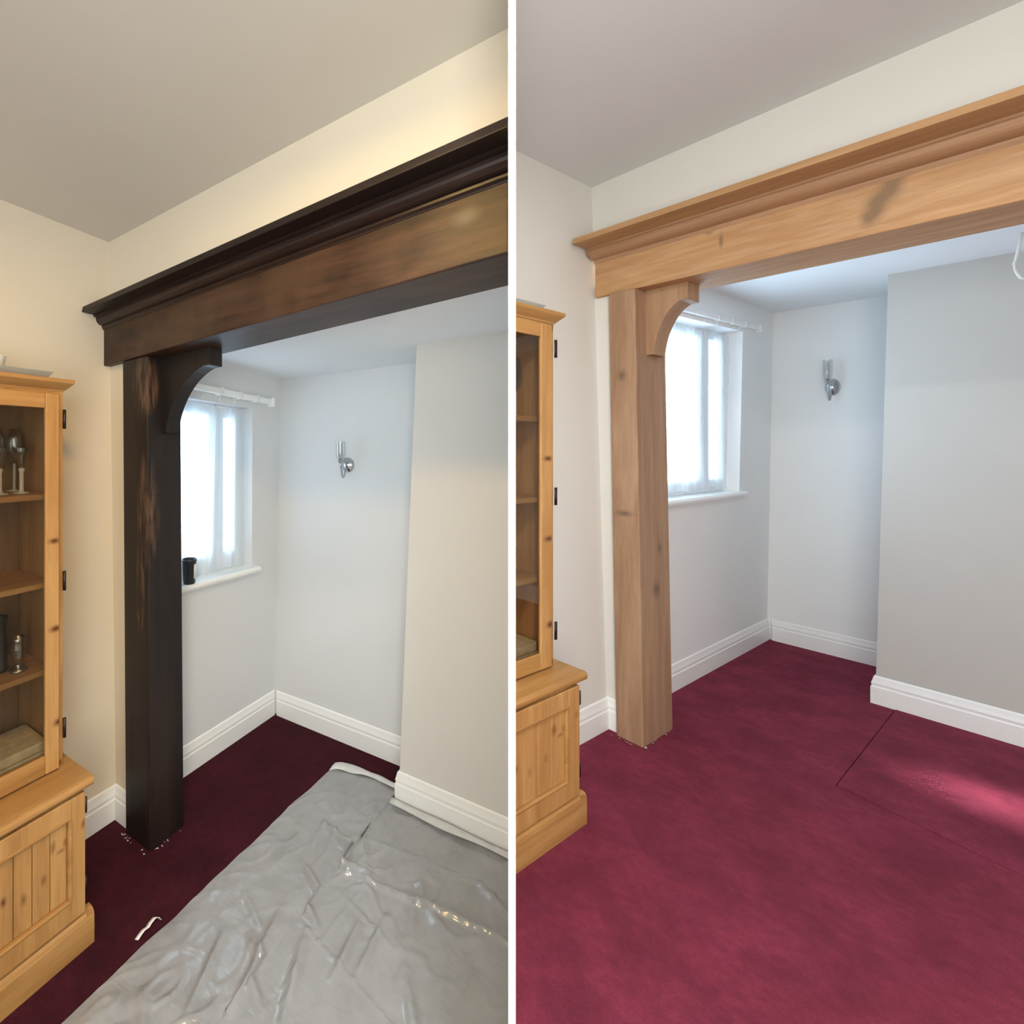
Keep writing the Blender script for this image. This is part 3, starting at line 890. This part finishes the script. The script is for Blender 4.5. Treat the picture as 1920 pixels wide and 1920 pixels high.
def slabs(R, f, where):
    for k, (h0, h1, du, dw, nm) in enumerate(((.5305, .558, 0, 0, 'lower'), (.559, .588, .004, .003, 'upper'))):
        g = G(); c = 6; r = .016
        u0, u1, w0, w1 = -1.715 + du, -1.556 - du, .52 + dw, .7385 - dw
        ring = []
        for (cu, cw, a0) in ((u1 - r, w1 - r, 0), (u0 + r, w1 - r, 90), (u0 + r, w0 + r, 180), (u1 - r, w0 + r, 270)):
            for i in range(c + 1):
                a = math.radians(a0 + 90 * i / c); ring.append((cu + r * math.cos(a), cw + r * math.sin(a)))
        g.prism([f((a, b, h0)) for a, b in ring], [f((a, b, h1)) for a, b in ring])
        tag(mk('place_mat', g, M['cream'], R, bevel=.004), '%s cream mottled boxed mat in the stack %s' % (nm, where), 'mat', 'cream mats ' + where)


slabs(A, fA, 'in the cabinet by the dark post')
slabs(B, fB, 'in the cabinet by the oak post')
for R, f, where in ((A, fA, 'the cabinet by the dark post'), (B, fB, 'the cabinet by the oak post')):
    g = G(); prof = [(-1.75, 1.7185), (-1.545, 1.7185), (-1.530, 1.742), (-1.536, 1.742), (-1.549, 1.7235), (-1.75, 1.7235)]
    e = lambda u: .738 if u < -1.54 else .752
    g.prism([f((u, .40, h)) for u, h in prof], [f((u, e(u) - .012, h)) for u, h in prof])
    tag(mk('glass_tray', g, M['greyglass'], R, bevel=.001), 'shallow grey glass tray lying on top of ' + where, 'tray')
solid('white_bowl', A, fA, -1.64, .602, 1.7245, [(0, 0), (.03, 0), (.034, .01), (.042, .055), (.044, .06), (.040, .06), (.03, .012), (0, .008)], M['white'],
      'small white bowl standing in the grey tray on the cabinet', 'bowl')

# ------------------------------------------------------------------ polythene dust sheet on the carpet
def sheet():
    from mathutils import noise
    U0, U1, W0 = -1.262, -.05, -.20
    NU, NW = 170, 270
    cre = [((-1.085, 1.505), (-.90, 1.455), .016, .017), ((-.90, 1.455), (-.30, 1.545), .010, .012), ((-1.05, 1.320), (-.87, 1.229), .016, .013), ((-1.02, 1.03), (-.86, .96), .017, .012),
           ((-.77, 1.335), (-.75, 1.13), .015, .012), ((-.71, 1.40), (-.70, 1.17), .014, .010), ((-.98, 1.465), (-.82, 1.49), .018, .011), ((-.89, 1.20), (-.80, .98), .02, .012),
           ((-.60, 1.28), (-.44, 1.05), .018, .010), ((-1.0, 1.15), (-.93, .90), .018, .011), ((-.55, 1.70), (-.35, 1.60), .014, .006), ((-1.15, .75), (-.95, .62), .018, .011),
           ((-1.10, 1.0), (-1.02, .80), .010, .007), ((-1.14, 1.12), (-1.00, 1.06), .009, .006), ((-.95, 1.62), (-.50, 1.68), .007, .004), ((-.62, 1.80), (-.60, 1.05), .005, .0035),
           ((-.80, 1.80), (-.86, .9), .005, .0035), ((-.46, 1.8), (-.44, 1.0), .005, .0035), ((-.90, 1.38), (-.62, 1.30), .006, .004), ((-1.0, 1.23), (-.5, 1.12), .006, .0035)]
    def seg(p, a, b):
        ax, ay = a; bx, by = b; dx, dy = bx - ax, by - ay
        t = max(0, min(1, ((p[0] - ax) * dx + (p[1] - ay) * dy) / (dx * dx + dy * dy)))
        return math.hypot(p[0] - ax - t * dx, p[1] - ay - t * dy), t
    def wfar(u):                                    # runs past the chimney breast's corner into the alcove
        if u > -.936: return 1.861
        r = .075
        return 1.958 - (r - math.sqrt(max(0, r * r - max(0, (U0 + r) - u) ** 2)) if u < U0 + r else 0)
    vs = []
    for j in range(NW + 1):
        for i in range(NU + 1):
            x = i / NU
            w = W0 + (1.861 - W0) * j / NW
            eu = .009 * noise.noise((w * 3.1, 0, 1)) + .005 * noise.noise((w * 11, 3, 1))
            u = U0 + eu * (1 - x) + (U1 - U0) * x
            wv = W0 + (wfar(u) - W0) * j / NW
            ax_, ay_ = u * 4.2 + w * 2.4, w * 2.2 - u * 1.2
            rd = 1 - abs(noise.noise((ax_, ay_, 4)))
            rd2 = 1 - abs(noise.noise((u * 13 - w * 5, w * 8 + u * 3, 9)))
            rd3 = 1 - abs(noise.noise((u * 24 + w * 9, w * 16, 2)))
            act = max(.25, min(1., .55 + 1.1 * noise.noise((u * 2.2, w * 2.2, 11))))
            h = .002 + .0022 * (1 + noise.noise((u * 5, w * 5, 7))) + act * (.010 * max(0, rd - .84) / .16 + .0065 * max(0, rd2 - .80) / .20 + .0018 * max(0, rd3 - .78) / .22)
            for a, b, wd, am in cre:
                d, t = seg((u, w), a, b)
                if d < wd * 2.5:
                    h += 1.55 * am * math.exp(-(d / wd) ** 2 * 1.6) * (math.sin(PI * min(.95, max(.05, t))) ** .5)
            edge = min(1, x / .03)
            far = min(1, (1 - j / NW) / .014)
            h = .0025 + h * (.35 + .65 * edge) + (.014 * (1 - far) if u > -.94 else 0)   # the far edge rides up the skirting
            vs.append((u, wv, h))
    g = G()
    fs = [(j * (NU + 1) + i, j * (NU + 1) + i + 1, (j + 1) * (NU + 1) + i + 1, (j + 1) * (NU + 1) + i) for j in range(NW) for i in range(NU)]
    g.add(vs, fs, True)
    o = mk('dust_sheet', g, M['sheet'], A, at=(-.6, 1, 0))
    tag(o, 'crinkled grey polythene dust sheet spread over the dark red carpet', 'dust sheet')
    for ua, ub, wide in ((-1.250, -.940, (.075, .030)), (-.928, -.10, (.034, .028))):       # the turned-over hem, whiter than the sheet
        g = G(); K = 30; vs = []
        for i in range(K + 1):
            t = i / K; u = ua + (ub - ua) * t
            f_ = wfar(u) + (.006 if ua < -1 else 0)
            wd = wide[0] + (wide[1] - wide[0]) * min(1, t * 1.6) + .004 * math.sin(11 * t + ua)
            z = .014 if ua < -1 else .020
            for k, (q, dz) in enumerate(((wd, 0), (wd * .6, .006), (wd * .25, .007), (0, -.004 if ua < -1 else .006))):
                vs.append((u, f_ - q, z + dz + .002 * math.sin(17 * t + k)))
        fs = [(4 * i + k, 4 * i + k + 1, 4 * i + k + 5, 4 * i + k + 4) for i in range(K) for k in range(3)]
        g.add(vs, fs, True)
        hm = mk('folded_hem', g, M['hem'], A, o, solid=.0008)
        tag(hm, 'whiter turned-over hem along the far edge')


sheet()

# scrap of white tape at the sheet's edge
g = G()
pts = [(-1.297, .872, .003), (-1.300, .886, .006), (-1.302, .900, .008), (-1.300, .914, .007), (-1.303, .926, .010), (-1.302, .940, .015), (-1.297, .949, .013), (-1.290, .953, .006)]
vs = []
for p in pts: vs += [(p[0] - .005, p[1], p[2]), (p[0] + .008, p[1] + .004, p[2] + .003)]
g.add(vs, [(2 * i, 2 * i + 1, 2 * i + 3, 2 * i + 2) for i in range(len(pts) - 1)], True)
tag(mk('tape_strip', g, M['tape'], A, solid=.001), 'curled scrap of white tape on the carpet beside the dust sheet', 'tape')

# flecks of old paint on the carpet round the foot of each post
for R, k in ((A, 1.), (B, 1.)):
    g = G(); random.seed(11 if R is A else 5)
    for i in range(22):
        t = random.random()
        if t < .45: u, w = R.up1 + .01 + (R.up2 - R.up1) * random.random(), R.wp - .008 - .012 * random.random()
        else: u, w = R.up2 + .022 + .012 * random.random(), R.wp + (R.wp2 - R.wp) * random.random() * .9
        r = random.uniform(.0015, .004) / R.s; a = random.uniform(0, 3)
        g.add([(u + r * math.cos(a + q), w + r * math.sin(a + q), .003 + (.002 if q > 3 else 0)) for q in (0, 1.6, 3.1, 4.7)], [(0, 1, 2, 3)])
    tag(mk('paint_flecks', g, M['white'], R, solid=.0008), 'tiny pale flecks on the carpet round the %s post' % ('dark' if R is A else 'oak'), 'flecks', None, 'stuff')

# white cable hanging in a loop before the chimney breast, right edge of the oak room
ua = lambda u: (u, 4.0)
pts = [(-.211, 4.0, B.HA(-.211, 4.0)), (-.218, 4.0, 2.446), (-.226, 4.0, 2.394), (-.231, 4.0, 2.371), (-.228, 4.0, 2.342), (-.222, 4.0, 2.318), (-.214, 4.0, 2.298), (-.203, 4.0, 2.289),
       (-.192, 4.0, 2.306), (-.189, 4.0, 2.367), (-.190, 4.0, 2.43), (-.192, 4.0, B.HA(-.192, 4.0))]
tag(mk('cable', G().tube(pts, .0052), M['white'], B), 'white cable hanging in a loop from the alcove ceiling', 'cable')
